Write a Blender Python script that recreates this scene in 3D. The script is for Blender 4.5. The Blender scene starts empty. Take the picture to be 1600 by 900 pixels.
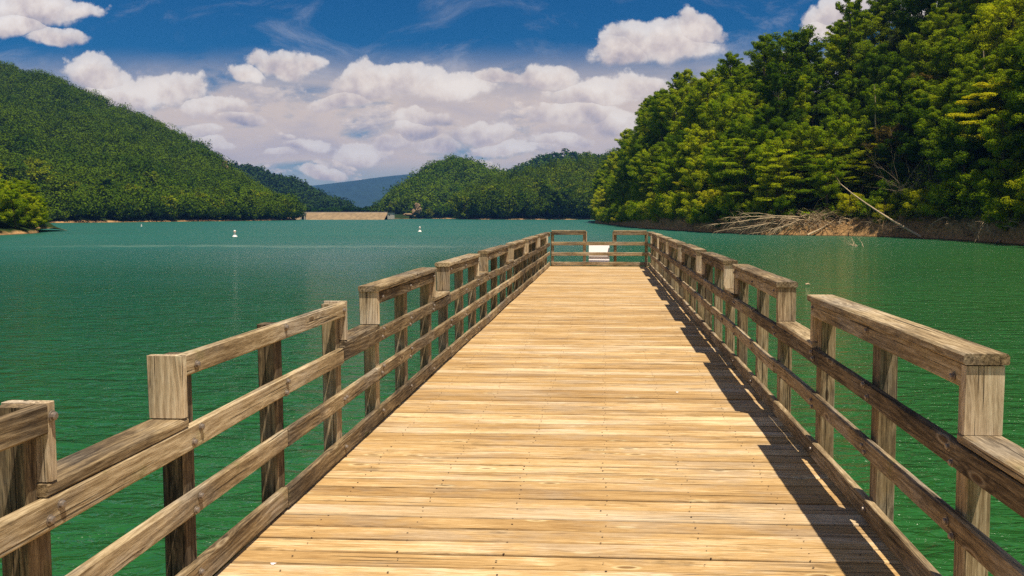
import bpy, math, random
import numpy as np
from mathutils import Vector, Matrix, Euler
R = math.radians
random.seed(7)
scene = bpy.context.scene
COL = scene.collection

# ------------------------------------------------------------------ camera, world, sun
F, CX, CY = 1260.0, 880.0, 415.0          # focal length and principal point of the photograph (1600 px frame)
VPX, VPY = 945.0, 336.0                   # where the pier's long edges meet
DECK, EYE = 2.70, 1.53                    # deck above the water, eye above the deck
yaw = math.atan((VPX - CX) / F)
pitch = math.atan((CY - VPY) / F)
cam = bpy.data.cameras.new('camera')
cam.sensor_width = 36
cam.lens = 36 * F / 1600
cam.shift_x = (800 - CX) / 1600
cam.shift_y = (CY - 450) / 1600
cam.clip_start, cam.clip_end = 0.05, 30000
camo = bpy.data.objects.new('camera', cam)
COL.objects.link(camo)
camo.location = (0, 0, DECK + EYE)
camo.rotation_euler = Euler((math.pi / 2 - pitch, 0, yaw), 'XYZ')
scene.camera = camo
CAMM = camo.rotation_euler.to_matrix()
CAMZ = DECK + EYE


def pdir(px, py):
    return CAMM @ Vector(((px - CX) / F, -(py - CY) / F, -1))


def at(px, py, Y):                        # the world point seen at a pixel, Y metres along the pier
    d = pdir(px, py)
    return Vector((d.x / d.y * Y, Y, CAMZ + d.z / d.y * Y))


def uvd(px, py):
    d = pdir(px, py)
    return d.x / d.y, d.z / d.y


SUN = Vector((0.238, -0.257, 1.0)).normalized()
sun = bpy.data.lights.new('sun', 'SUN')
sun.energy = 5.0
sun.angle = R(0.5)
sun.color = (1.0, 0.89, 0.70)
suno = bpy.data.objects.new('sun', sun)
COL.objects.link(suno)
suno.rotation_euler = SUN.to_track_quat('Z', 'Y').to_euler()
vs = scene.view_settings
vs.view_transform = 'Standard'
vs.look = 'None'
vs.exposure = 0.32
vs.gamma = 1.0
vs.use_curve_mapping = False
cy = scene.cycles
cy.max_bounces = 6
cy.diffuse_bounces = 2
cy.glossy_bounces = 2
cy.transmission_bounces = 3
cy.transparent_max_bounces = 6
cy.volume_bounces = 0
cy.caustics_reflective = False
cy.caustics_refractive = False
cy.sample_clamp_indirect = 2.5
cy.sample_clamp_direct = 1.7
cy.use_denoising = False

world = bpy.data.worlds.new('World')
scene.world = world
world.use_nodes = True


class G:
    """small helper for writing node graphs"""
    def __init__(s, tree):
        s.t = tree
        s.n = tree.nodes
        s.l = tree.links

    def node(s, typ, ins=None, out=0, **kw):
        nd = s.n.new(typ)
        for k, v in kw.items():
            setattr(nd, k, v)
        for k, v in (ins or {}).items():
            s.put(nd.inputs[k], v)
        return nd.outputs[out]

    def put(s, sock, v):
        if isinstance(v, bpy.types.NodeSocket):
            s.l.new(v, sock)
        else:
            if sock.type == 'RGBA' and hasattr(v, '__len__') and len(v) == 3:
                v = (*v, 1)
            sock.default_value = v

    def m(s, op, a, b=0.0, c=0.0, clamp=False):
        nd = s.n.new('ShaderNodeMath')
        nd.operation = op
        nd.use_clamp = clamp
        s.put(nd.inputs[0], a)
        s.put(nd.inputs[1], b)
        if len(nd.inputs) > 2:
            s.put(nd.inputs[2], c)
        return nd.outputs[0]

    def v(s, op, a, b=(0, 0, 0)):
        nd = s.n.new('ShaderNodeVectorMath')
        nd.operation = op
        s.put(nd.inputs[0], a)
        s.put(nd.inputs[1], b)
        return nd.outputs['Value'] if op in ('LENGTH', 'DOT_PRODUCT', 'DISTANCE') else nd.outputs[0]

    def scale(s, a, k):
        nd = s.n.new('ShaderNodeVectorMath')
        nd.operation = 'SCALE'
        s.put(nd.inputs[0], a)
        s.put(nd.inputs['Scale'], k)
        return nd.outputs[0]

    def xyz(s, x=0.0, y=0.0, z=0.0):
        return s.node('ShaderNodeCombineXYZ', {0: x, 1: y, 2: z})

    def sep(s, a):
        nd = s.n.new('ShaderNodeSeparateXYZ')
        s.put(nd.inputs[0], a)
        return nd.outputs

    def noise(s, vec, sc, det=4, rough=0.55, dist=0.0, out=0):
        return s.node('ShaderNodeTexNoise', {'Vector': vec, 'Scale': sc, 'Detail': det, 'Roughness': rough,
                                             'Distortion': dist}, out)

    def step(s, x, a, b, lo=0.0, hi=1.0, smooth=True):
        nd = s.n.new('ShaderNodeMapRange')
        nd.interpolation_type = 'SMOOTHSTEP' if smooth else 'LINEAR'
        s.put(nd.inputs[0], x)
        for i, v_ in enumerate((a, b, lo, hi)):
            s.put(nd.inputs[i + 1], v_)
        return nd.outputs[0]

    def mix(s, f, a, b, mode='MIX'):
        nd = s.n.new('ShaderNodeMix')
        nd.data_type = 'RGBA'
        nd.blend_type = mode
        s.put(nd.inputs[0], f)
        s.put(nd.inputs[6], a)
        s.put(nd.inputs[7], b)
        return nd.outputs[2]

    def mixf(s, f, a, b):
        nd = s.n.new('ShaderNodeMix')
        nd.data_type = 'FLOAT'
        s.put(nd.inputs[0], f)
        s.put(nd.inputs[2], a)
        s.put(nd.inputs[3], b)
        return nd.outputs[0]

    def ramp(s, f, stops, interp='LINEAR'):
        nd = s.n.new('ShaderNodeValToRGB')
        nd.color_ramp.interpolation = interp
        el = nd.color_ramp.elements
        while len(el) < len(stops):
            el.new(0.5)
        for e, (p, c) in zip(el, stops):
            e.position = p
            e.color = (*c, 1)
        s.put(nd.inputs[0], f)
        return nd.outputs[0]


def srgb(r, g, b):
    return tuple(((c / 255) / 12.92 if c / 255 <= .04045 else ((c / 255 + .055) / 1.055) ** 2.4) for c in (r, g, b))


# cumulus clouds: px, py, half width, half height (photo pixels); each stands in its own direction of the sky
CLOUDS = [(1030, 70, 105, 44), (1090, 52, 46, 36), (975, 82, 56, 34),
          (62, 20, 100, 40), (20, 50, 60, 30), (118, 22, 46, 22), (85, 66, 62, 20),
          (150, 118, 62, 32), (255, 145, 86, 36), (200, 150, 90, 34), (330, 168, 55, 20),
          (440, 104, 74, 30), (378, 122, 36, 20), (486, 98, 30, 18),
          (610, 140, 112, 40), (700, 145, 90, 30), (535, 160, 50, 20), (770, 130, 44, 18),
          (860, 130, 70, 26), (930, 150, 90, 36), (985, 140, 60, 30), (900, 190, 96, 30), (965, 200, 60, 28),
          (380, 185, 40, 14), (320, 205, 40, 14), (640, 205, 46, 22), (600, 225, 36, 18), (560, 236, 52, 20),
          (690, 232, 54, 20), (760, 215, 56, 20), (480, 225, 48, 15), (650, 190, 60, 16), (800, 235, 70, 12),
          (500, 268, 46, 14), (445, 240, 40, 12), (330, 225, 46, 14), (455, 212, 18, 8), (880, 225, 60, 14),
          (1330, 35, 78, 44), (1285, 55, 40, 30), (1450, 30, 80, 40), (1235, 80, 26, 12)]


def cloud_group():
    t = bpy.data.node_groups.new('cloud_field', 'ShaderNodeTree')
    t.interface.new_socket('P', in_out='INPUT', socket_type='NodeSocketVector')
    t.interface.new_socket('D', in_out='OUTPUT', socket_type='NodeSocketFloat')
    t.interface.new_socket('Q', in_out='OUTPUT', socket_type='NodeSocketFloat')
    g = G(t)
    gi = t.nodes.new('NodeGroupInput')
    go = t.nodes.new('NodeGroupOutput')
    P = gi.outputs[0]
    n1 = g.node('ShaderNodeTexNoise', {'Vector': P, 'Scale': 9.0, 'Detail': 5.0, 'Roughness': .5}, 1)
    w = g.scale(g.v('SUBTRACT', n1, (.5, .5, .5)), .055)
    P2 = g.v('ADD', P, w)
    D = Q = None
    for (px, py, a, b) in CLOUDS:
        u, v = uvd(px, py)
        q = g.v('MULTIPLY', g.v('SUBTRACT', P2, (u, v, 0)), (F / (a * 1.12), F / (b * 1.22), 0))
        s = g.sep(q)
        yy = g.m('MAXIMUM', s[1], g.m('MULTIPLY', s[1], -1.7))
        d = g.m('SUBTRACT', 1.0, g.v('LENGTH', g.xyz(s[0], yy, 0)))
        if D is None:
            D, Q = d, s[1]
        else:
            Q = g.mixf(g.m('GREATER_THAN', d, D), Q, s[1])
            D = g.node('ShaderNodeMath', {0: D, 1: d, 2: .12}, operation='SMOOTH_MAX')
    g.l.new(D, go.inputs['D'])
    g.l.new(Q, go.inputs['Q'])
    return t


def build_world():
    t = world.node_tree
    t.nodes.clear()
    g = G(t)
    d = g.node('ShaderNodeTexCoord', out=0)
    s = g.sep(d)
    ay = g.m('MAXIMUM', g.m('ABSOLUTE', s[1]), .12)
    P = g.xyz(g.m('DIVIDE', s[0], ay), g.m('DIVIDE', s[2], ay), 0.0)
    ps = g.sep(P)
    sky = g.node('ShaderNodeTexSky', sky_type='NISHITA', sun_disc=False, sun_elevation=math.asin(SUN.z),
                 sun_rotation=math.atan2(SUN.x, SUN.y), air_density=1.0, dust_density=0.3, ozone_density=3.0, altitude=600)
    deep = g.mix(1.0, sky, (.008, .32, .55), 'MULTIPLY')
    pale = g.mix(1.0, sky, (.52, .60, .66), 'MULTIPLY')
    base = g.mix(g.step(ps[1], .03, .21), pale, deep)
    grp = cloud_group()

    def field(vec):
        nd = t.nodes.new('ShaderNodeGroup')
        nd.node_tree = grp
        g.put(nd.inputs[0], vec)
        return nd.outputs
    f1 = field(P)
    N = lambda vec: g.m('ADD', g.m('MULTIPLY', g.noise(vec, 14.0, 10, .56), .82),
                        g.m('MULTIPLY', g.m('SUBTRACT', .75, g.node('ShaderNodeTexVoronoi', {'Vector': vec, 'Scale': 40.0, 'Detail': 4.0, 'Roughness': .6}, 0)), .15))
    na = N(P)
    nb = N(g.v('ADD', P, (.005, .014, 0)))
    dens = g.m('ADD', f1[0], g.m('MULTIPLY', g.m('SUBTRACT', na, .43), 1.55))
    alpha = g.step(dens, -.03, g.step(f1[1], -.5, .35, .40, .15))
    core = g.step(dens, .0, .7)
    ma = g.noise(P, 12.0, 4, .5)
    mbn = g.noise(g.v('ADD', P, (.006, .020, 0)), 12.0, 4, .5)
    relief = g.m('ADD', g.m('MULTIPLY', g.m('SUBTRACT', na, nb), .9), g.m('MULTIPLY', g.m('SUBTRACT', ma, mbn), 2.1))
    lit = g.m('ADD', g.m('ADD', g.m('MULTIPLY', f1[1], .36), relief), .68)
    lit = g.m('ADD', lit, g.m('MULTIPLY', g.m('SUBTRACT', 1.0, core), .10), clamp=True)
    ccol = g.ramp(lit, [(0.0, srgb(120, 124, 148)), (.3, srgb(168, 162, 172)), (.55, srgb(214, 200, 196)), (.78, srgb(243, 230, 220)), (1.0, srgb(255, 246, 238))])
    # thin high veil: wisps in the blue, and a broad cream layer low down
    Pw = g.v('MULTIPLY', g.v('ADD', P, g.scale(g.noise(P, 4.0, 3, .5, out=1), .10)), (3.2, 8.0, 1))
    wisp = g.step(g.noise(Pw, 1.7, 10, .66, .8), .50, .80)
    c1 = g.mix(g.m('MULTIPLY', wisp, .45), base, srgb(205, 205, 215))
    layer = g.noise(g.v('MULTIPLY', P, (3.0, 9.0, 1)), 2.2, 7, .55, .4)
    band = g.m('MULTIPLY', g.step(ps[1], .215, .13), g.step(ps[1], .03, .075))
    lowv = g.m('MULTIPLY', band, g.step(layer, .30, .50))
    c2 = g.mix(g.m('MULTIPLY', lowv, .92), c1, g.mix(g.step(layer, .42, .7), srgb(240, 219, 200), srgb(212, 198, 194)))
    # broken fair-weather cloud low over the hills
    lowc = g.m('MULTIPLY', g.step(ps[1], .20, .13), g.step(ps[1], .005, .03))
    Pl = g.v('MULTIPLY', P, (1.0, 1.9, 1.0))
    l1 = g.noise(Pl, 15.0, 9, .6, .15)
    l2 = g.noise(g.v('ADD', Pl, (.003, .014, 0)), 15.0, 9, .6, .15)
    la = g.m('MULTIPLY', g.step(l1, .52, .60), lowc)
    lcol = g.ramp(g.m('ADD', g.m('MULTIPLY', g.m('SUBTRACT', l1, l2), 3.4), .5, clamp=True),
                  [(0.0, srgb(150, 150, 168)), (.45, srgb(206, 196, 194)), (1.0, srgb(252, 236, 222))])
    c3 = g.mix(g.m('MULTIPLY', la, .85), c2, lcol)
    c4 = g.mix(g.m('MULTIPLY', alpha, g.m('ADD', g.m('MULTIPLY', core, .25), .75)), c3, ccol)
    # unseen cloud added above and behind, to warm and neutralise the ambient light
    Ph = g.v('DIVIDE', d, g.xyz(g.m('MAXIMUM', s[2], .1), g.m('MAXIMUM', s[2], .1), 1.0))
    hi = g.m('MULTIPLY', g.step(g.noise(Ph, 1.3, 6, .55), .46, .60), g.m('MAXIMUM', g.step(ps[1], .42, .9), g.step(s[1], .0, -.2)))
    c4 = g.mix(g.m('MULTIPLY', hi, .85), c4, srgb(222, 208, 196))
    c4 = g.mix(g.step(ps[1], .34, .06), c4, g.mix(1.0, c4, (1.13, 1.07, .94), 'MULTIPLY'))
    ground = g.mix(g.step(s[2], -.02, .0), srgb(60, 90, 80), c4)
    bg1 = g.node('ShaderNodeBackground', {'Color': base, 'Strength': 0.10})
    return g, base, c1, c2, c3, c4, ccol, sky, t


def finish_world():
    # the Nishita part is scaled to strength 0.1 while the cloud colours are written for strength 1
    t = world.node_tree
    g, base, c1, c2, c3, c4, ccol, sky, _ = build_world()
    # scale the sky colour once, at its source
    mul = t.nodes.new('ShaderNodeVectorMath')
    mul.operation = 'SCALE'
    mul.inputs['Scale'].default_value = 0.10
    tos = [l.to_socket for l in sky.links]
    t.links.new(sky, mul.inputs[0])
    for so in tos:
        t.links.new(mul.outputs[0], so)
    bg = t.nodes.new('ShaderNodeBackground')
    out = t.nodes.new('ShaderNodeOutputWorld')
    t.links.new(c4, bg.inputs['Color'])
    bg.inputs['Strength'].default_value = 0.80
    t.links.new(bg.outputs[0], out.inputs[0])
    world.cycles.sampling_method = 'MANUAL'
    world.cycles.sample_map_resolution = 512


finish_world()


# ------------------------------------------------------------------ helpers
def tag(o, label=None, cat=None, group=None, kind=None):
    if label:
        o['label'] = label
    if cat:
        o['category'] = cat
    if group:
        o['group'] = group
    if kind:
        o['kind'] = kind
    return o


def empty(name, loc, rz=0.0):
    o = bpy.data.objects.new(name, None)
    o.empty_display_size = 0.3
    COL.objects.link(o)
    o.location = loc
    o.rotation_euler = (0, 0, rz)
    return o


def link(name, me, mat=None, parent=None, loc=None):
    o = bpy.data.objects.new(name, me)
    COL.objects.link(o)
    if mat is not None and not me.materials:
        me.materials.append(mat)
    if parent is not None:
        o.parent = parent
    if loc is not None:
        o.location = loc
    return o


def mesh_np(name, V, Fq, smooth=False, attrs=None):
    """mesh from an (n,3) array and a list/array of faces (quads array or mixed list)"""
    V = np.asarray(V, dtype=np.float32)
    me = bpy.data.meshes.new(name)
    if isinstance(Fq, np.ndarray):
        n, k = Fq.shape
        me.vertices.add(len(V))
        me.vertices.foreach_set('co', V.ravel())
        me.loops.add(n * k)
        me.loops.foreach_set('vertex_index', Fq.astype(np.int32).ravel())
        me.polygons.add(n)
        me.polygons.foreach_set('loop_start', np.arange(0, n * k, k, dtype=np.int32))
        me.update(calc_edges=True)
    else:
        me.from_pydata([tuple(v) for v in V.tolist()], [], [tuple(int(i) for i in f) for f in Fq])
    me.validate()
    if smooth:
        me.polygons.foreach_set('use_smooth', np.ones(len(me.polygons), dtype=bool))
    for an, (dom, arr) in (attrs or {}).items():
        a = me.attributes.new(an, 'FLOAT', dom)
        a.data.foreach_set('value', np.asarray(arr, dtype=np.float32))
    me.update()
    return me


def tube_data(pts, rads, sides=6, cap=True):
    V, Fc = [], []
    prev = Vector((0.3, 0.1, 1)).normalized()
    n = len(pts)
    for i in range(n):
        a = pts[max(i - 1, 0)]
        b = pts[min(i + 1, n - 1)]
        d = (Vector(b) - Vector(a)).normalized()
        u = d.cross(Vector((.21, .93, .3)) if abs(d.z) > .9 else Vector((0, 0, 1))).normalized()
        w = d.cross(u)
        for k in range(sides):
            an = 2 * math.pi * k / sides
            p = Vector(pts[i]) + (u * math.cos(an) + w * math.sin(an)) * rads[i]
            V.append(tuple(p))
    for i in range(n - 1):
        for k in range(sides):
            k2 = (k + 1) % sides
            Fc.append((i * sides + k, i * sides + k2, (i + 1) * sides + k2, (i + 1) * sides + k))
    return V, Fc


class MB:
    def __init__(s):
        s.V = []
        s.F = []

    def add(s, V, Fc):
        o = len(s.V)
        s.V += [tuple(v) for v in V]
        s.F += [tuple(i + o for i in f) for f in Fc]

    def tube(s, pts, rads, sides=6):
        s.add(*tube_data(pts, rads, sides))

    def box(s, c, d, rz=0.0):
        x, y, z = (k / 2 for k in d)
        ca, sa = math.cos(rz), math.sin(rz)
        V = []
        for k in ((-x, -y, -z), (x, -y, -z), (x, y, -z), (-x, y, -z), (-x, -y, z), (x, -y, z), (x, y, z), (-x, y, z)):
            V.append((c[0] + k[0] * ca - k[1] * sa, c[1] + k[0] * sa + k[1] * ca, c[2] + k[2]))
        s.add(V, [(0, 3, 2, 1), (4, 5, 6, 7), (0, 1, 5, 4), (1, 2, 6, 5), (2, 3, 7, 6), (3, 0, 4, 7)])

    def lathe(s, prof, c=(0, 0, 0), n=20):
        V, Fc = [], []
        for r, z in prof:
            for k in range(n):
                a = 2 * math.pi * k / n
                V.append((c[0] + r * math.cos(a), c[1] + r * math.sin(a), c[2] + z))
        for i in range(len(prof) - 1):
            for k in range(n):
                k2 = (k + 1) % n
                Fc.append((i * n + k, i * n + k2, (i + 1) * n + k2, (i + 1) * n + k))
        Fc.append(tuple(range(n - 1, -1, -1)))
        Fc.append(tuple((len(prof) - 1) * n + k for k in range(n)))
        s.add(V, Fc)

    def mesh(s, name, smooth=False):
        return mesh_np(name, np.array(s.V), s.F, smooth)


# ------------------------------------------------------------------ materials
def new_mat(name):
    m = bpy.data.materials.new(name)
    m.use_nodes = True
    m.node_tree.nodes.clear()
    return m, G(m.node_tree)


def out_surf(g, sh, disp=None):
    o = g.n.new('ShaderNodeOutputMaterial')
    g.l.new(sh, o.inputs['Surface'])


def bump(g, h, dist, strength=1.0, normal=None):
    ins = {'Height': h, 'Distance': dist, 'Strength': strength}
    if normal is not None:
        ins['Normal'] = normal
    return g.node('ShaderNodeBump', ins)


def simple_mat(name, col, rough=.7, var=.25, sc=3.0, metal=0.0, bmp=0.0):
    m, g = new_mat(name)
    tc = g.node('ShaderNodeTexCoord', out=3)
    n = g.noise(tc, sc, 6, .6)
    c = g.mix(n, tuple(k * (1 - var) for k in col), tuple(min(1, k * (1 + var)) for k in col))
    ins = {'Base Color': c, 'Roughness': rough, 'Metallic': metal}
    if bmp:
        ins['Normal'] = bump(g, n, bmp)
    out_surf(g, g.node('ShaderNodeBsdfPrincipled', ins))
    return m


def wood_mat(name, stops, deck=False, rough=.82, knotcol=(.10, .055, .025), moss=0.0, grey=.55):
    """weathered sawn timber; the grain runs along the member's own local X"""
    m, g = new_mat(name)
    tc = g.node('ShaderNodeTexCoord', out=3)
    if deck:
        rnd = g.node('ShaderNodeAttribute', attribute_name='rnd', out=2)
    else:
        rnd = g.node('ShaderNodeObjectInfo', out=5)
    off = g.xyz(g.m('MULTIPLY', rnd, 37.0), g.m('MULTIPLY', rnd, 13.7), g.m('MULTIPLY', rnd, 91.0))
    p = g.v('ADD', tc, off)
    kn = g.node('ShaderNodeTexVoronoi', {'Vector': g.v('MULTIPLY', p, (2.2, 7.0, 7.0)), 'Scale': 1.0, 'Randomness': 1.0}, 0)
    kinf = g.step(kn, .42, .02)
    knot = g.step(kn, .115, .06)
    kring = g.m('MULTIPLY', g.step(kn, .17, .12), g.m('SUBTRACT', 1.0, knot))
    warp = g.noise(g.v('MULTIPLY', p, (1.1, 5.0, 5.0)), 1.0, 3, .5)
    s = g.sep(p)
    ph = g.m('ADD', g.m('MULTIPLY', g.m('ADD', s[1], g.m('MULTIPLY', s[2], .8)), 230.0),
             g.m('ADD', g.m('MULTIPLY', warp, 42.0), g.m('MULTIPLY', kinf, 9.0)))
    ring = g.m('ADD', g.m('MULTIPLY', g.m('SINE', ph), .5), .5)
    wv = g.v('ADD', g.v('MULTIPLY', p, (4.2, 75.0, 75.0)), g.xyz(0, g.m('MULTIPLY', kinf, 2.5), g.m('MULTIPLY', warp, 3.0)))
    fib = g.noise(wv, 1.0, 6, .68)
    fine = g.noise(g.v('MULTIPLY', p, (22.0, 260.0, 260.0)), 1.0, 3, .65)
    blot = g.noise(g.v('MULTIPLY', p, (1.3, 5.0, 5.0)), 1.0, 5, .62)
    v = g.m('ADD', g.m('MULTIPLY', fib, .62), g.m('MULTIPLY', ring, .06))
    v = g.m('ADD', v, g.m('MULTIPLY', blot, .66))
    v = g.m('ADD', v, g.m('MULTIPLY', fine, .36))
    v = g.m('ADD', v, g.m('MULTIPLY', g.m('SUBTRACT', rnd, .5), .20))
    v = g.step(v, *((.48, 1.13) if deck else (.61, 1.11)), smooth=False)
    c = g.ramp(v, stops)
    c = g.mix(g.m('MULTIPLY', kring, .22), c, tuple(min(1, k * 1.5) for k in stops[-1][1]))
    c = g.mix(g.m('MULTIPLY', knot, .72), c, knotcol)
    crack = g.step(g.noise(g.v('MULTIPLY', p, (.9, 85.0, 85.0)), 1.0, 3, .5), .64, .68)
    c = g.mix(g.m('MULTIPLY', crack, .80), c, tuple(k * .22 for k in stops[0][1]))
    stain = g.step(g.noise(g.v('MULTIPLY', p, (3.0, 9.0, 9.0)), 1.0, 6, .7), .56, .72)
    c = g.mix(g.m('MULTIPLY', stain, .50), c, tuple(k * .75 for k in stops[0][1]))
    gy = g.step(g.noise(g.v('MULTIPLY', p, (1.6, 3.5, 3.5)), 1.0, 6, .68), .44, .66)
    bw = g.node('ShaderNodeRGBToBW', {0: c})
    c = g.mix(g.m('MULTIPLY', gy, grey), c, g.mix(1.0, g.xyz(bw, bw, bw), (1.12, 1.0, .86), 'MULTIPLY'))
    if deck:
        ac = g.m('ABSOLUTE', g.node('ShaderNodeAttribute', attribute_name='across', out=2))
        edge = g.step(g.m('ADD', ac, g.m('MULTIPLY', g.m('SUBTRACT', blot, .5), .22)), .86, .99)
        c = g.mix(g.m('MULTIPLY', edge, .45), c, (.10, .056, .024))
        c = g.mix(g.step(rnd, .93, .94, 0, .30), c, (.42, .34, .25))
    if moss:
        mo = g.step(g.noise(g.v('ADD', tc, g.scale(off, 3.0)), 3.3, 6, .7), .60, .72)
        c = g.mix(g.m('MULTIPLY', mo, moss), c, (.13, .15, .03))
    h = g.m('ADD', g.m('MULTIPLY', fib, .8), g.m('MULTIPLY', ring, .2))
    h = g.m('SUBTRACT', h, g.m('MULTIPLY', crack, 1.3))
    h = g.m('SUBTRACT', h, g.m('MULTIPLY', knot, .3))
    nrm = bump(g, h, .004 if not deck else .0022)
    out_surf(g, g.node('ShaderNodeBsdfPrincipled', {'Base Color': c, 'Roughness': rough, 'Normal': nrm,
                                                    'Specular IOR Level': .25}))
    return m


M = {}
M['rail'] = wood_mat('weathered_rail_timber', [(0.0, (.035, .023, .014)), (.28, (.125, .086, .047)), (.6, (.31, .222, .120)), (1.0, (.62, .49, .31))], moss=.35)
M['end_wood'] = wood_mat('pale_end_timber', [(0.0, (.10, .065, .035)), (.3, (.32, .23, .135)), (.65, (.60, .47, .31)), (1.0, (.82, .70, .50))], moss=.15)
M['deck'] = wood_mat('deck_timber', [(0.0, (.12, .068, .026)), (.25, (.33, .190, .070)), (.6, (.52, .335, .145)), (1.0, (.84, .65, .40))], deck=True, knotcol=(.16, .08, .03), grey=.35)
M['pile'] = wood_mat('piling_timber', [(0.0, (.03, .022, .016)), (.5, (.09, .065, .042)), (1.0, (.18, .13, .09))])
M['bolt'] = simple_mat('galvanised_bolt', (.30, .25, .21), .5, .5, 90, .6)
M['nail'] = simple_mat('rusty_nail', (.05, .028, .018), .6)
M['sign'] = simple_mat('white_sheet', (.86, .82, .84), .5, .03)
M['buoy'] = simple_mat('white_buoy', (.85, .82, .80), .35, .04)
M['buoyband'] = simple_mat('orange_band', (.62, .20, .05), .4, .06)


def leaf_mat(name, dark, mid, light, tr=.35):
    m, g = new_mat(name)
    tone = g.node('ShaderNodeAttribute', attribute_name='tone', out=2)
    rnd = g.node('ShaderNodeObjectInfo', out=5)
    pos = g.node('ShaderNodeNewGeometry', out=0)
    n = g.noise(pos, .22, 3, .6)
    x = g.m('ADD', g.m('MULTIPLY', tone, .50), g.m('MULTIPLY', rnd, .60))
    big = g.noise(pos, .012, 3, .6)
    x = g.m('ADD', x, g.m('MULTIPLY', g.m('SUBTRACT', big, .5), .9))
    x = g.m('ADD', x, g.m('MULTIPLY', g.m('SUBTRACT', n, .5), .5), clamp=True)
    c = g.ramp(x, [(0.05, dark), (.5, mid), (.95, light)])
    tl = g.mix(1.0, c, (1.5, 1.35, .45), 'MULTIPLY')
    a = g.node('ShaderNodeBsdfDiffuse', {'Color': c})
    b = g.node('ShaderNodeBsdfTranslucent', {'Color': tl})
    sh = g.node('ShaderNodeMixShader', {0: tr, 1: a, 2: b})
    out_surf(g, sh)
    return m


M['leaf_broad'] = leaf_mat('broadleaf_foliage', (.040, .098, .003), (.180, .275, .006), (.430, .470, .012), .26)
M['leaf_dark'] = leaf_mat('dark_foliage', (.022, .056, .003), (.095, .170, .006), (.280, .350, .010), .22)
M['leaf_light'] = leaf_mat('yellow_green_foliage', (.150, .200, .006), (.310, .360, .010), (.520, .500, .020), .4)
M['leaf_brown'] = leaf_mat('dry_foliage', (.060, .050, .012), (.125, .095, .025), (.20, .15, .04), .25)
M['leaf_far'] = leaf_mat('hillside_foliage', (.004, .018, .001), (.022, .060, .003), (.085, .140, .005), .14)
M['leaf_shore'] = leaf_mat('shore_foliage', (.020, .050, .002), (.088, .145, .004), (.260, .300, .008), .2)
M['leaf_mid'] = leaf_mat('centre_hill_foliage', (.008, .030, .001), (.040, .092, .003), (.130, .195, .006), .15)
M['leaf_cloud_shade'] = leaf_mat('cloud_shaded_foliage', (.005, .018, .004), (.014, .038, .007), (.036, .070, .012), .1)  # cloud shadow on the back hill, put into a darker leaf colour
M['bark'] = simple_mat('bark', (.085, .062, .042), .9, .5, 1.6, 0, .05)
M['bark_pale'] = simple_mat('pale_bark', (.26, .20, .13), .9, .4, 1.8, 0, .04)
M['driftwood'] = simple_mat('bleached_driftwood', (.50, .37, .23), .85, .35, 2.0, 0, .03)
M['root'] = simple_mat('brown_roots', (.17, .105, .055), .95, .5, 1.5, 0, .03)
M['rock'] = simple_mat('rock', (.27, .18, .095), .95, .6, .35, 0, .8)


def terrain_mat(name, floor=(.020, .030, .008), soil=(.30, .185, .085), zs=(1.2, 3.2), sc=.35):
    m, g = new_mat(name)
    pos = g.node('ShaderNodeNewGeometry', out=0)
    s = g.sep(pos)
    n = g.noise(pos, sc, 7, .62)
    n2 = g.noise(pos, sc * 5, 6, .65)
    hz = g.m('ADD', s[2], g.m('MULTIPLY', g.m('SUBTRACT', n, .5), 5.0))
    k = g.step(hz, zs[0], zs[1])
    sc1 = g.ramp(n2, [(.25, tuple(c * .28 for c in soil)), (.5, soil), (.75, tuple(min(1, c * 1.55) for c in soil))])
    fl = g.mix(n2, tuple(c * .5 for c in floor), tuple(c * 1.8 for c in floor))
    c = g.mix(k, sc1, fl)
    c = g.mix(g.step(s[2], .22, .02), c, tuple(c_ * .35 for c_ in soil))
    nrm = bump(g, g.m('ADD', n, g.m('MULTIPLY', n2, .4)), .8)
    out_surf(g, g.node('ShaderNodeBsdfPrincipled', {'Base Color': c, 'Roughness': .95, 'Normal': nrm, 'Specular IOR Level': .1}))
    return m


M['bank'] = terrain_mat('eroded_bank', soil=(.33, .195, .085), zs=(2.0, 4.4))
M['hill'] = terrain_mat('hill_ground', floor=(.016, .032, .006), soil=(.38, .22, .10), zs=(.35, 1.1), sc=.05)
M['mountain'] = terrain_mat('mountain_wood', floor=(.020, .042, .030), soil=(.02, .04, .03), zs=(1, 2), sc=.004)


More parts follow.
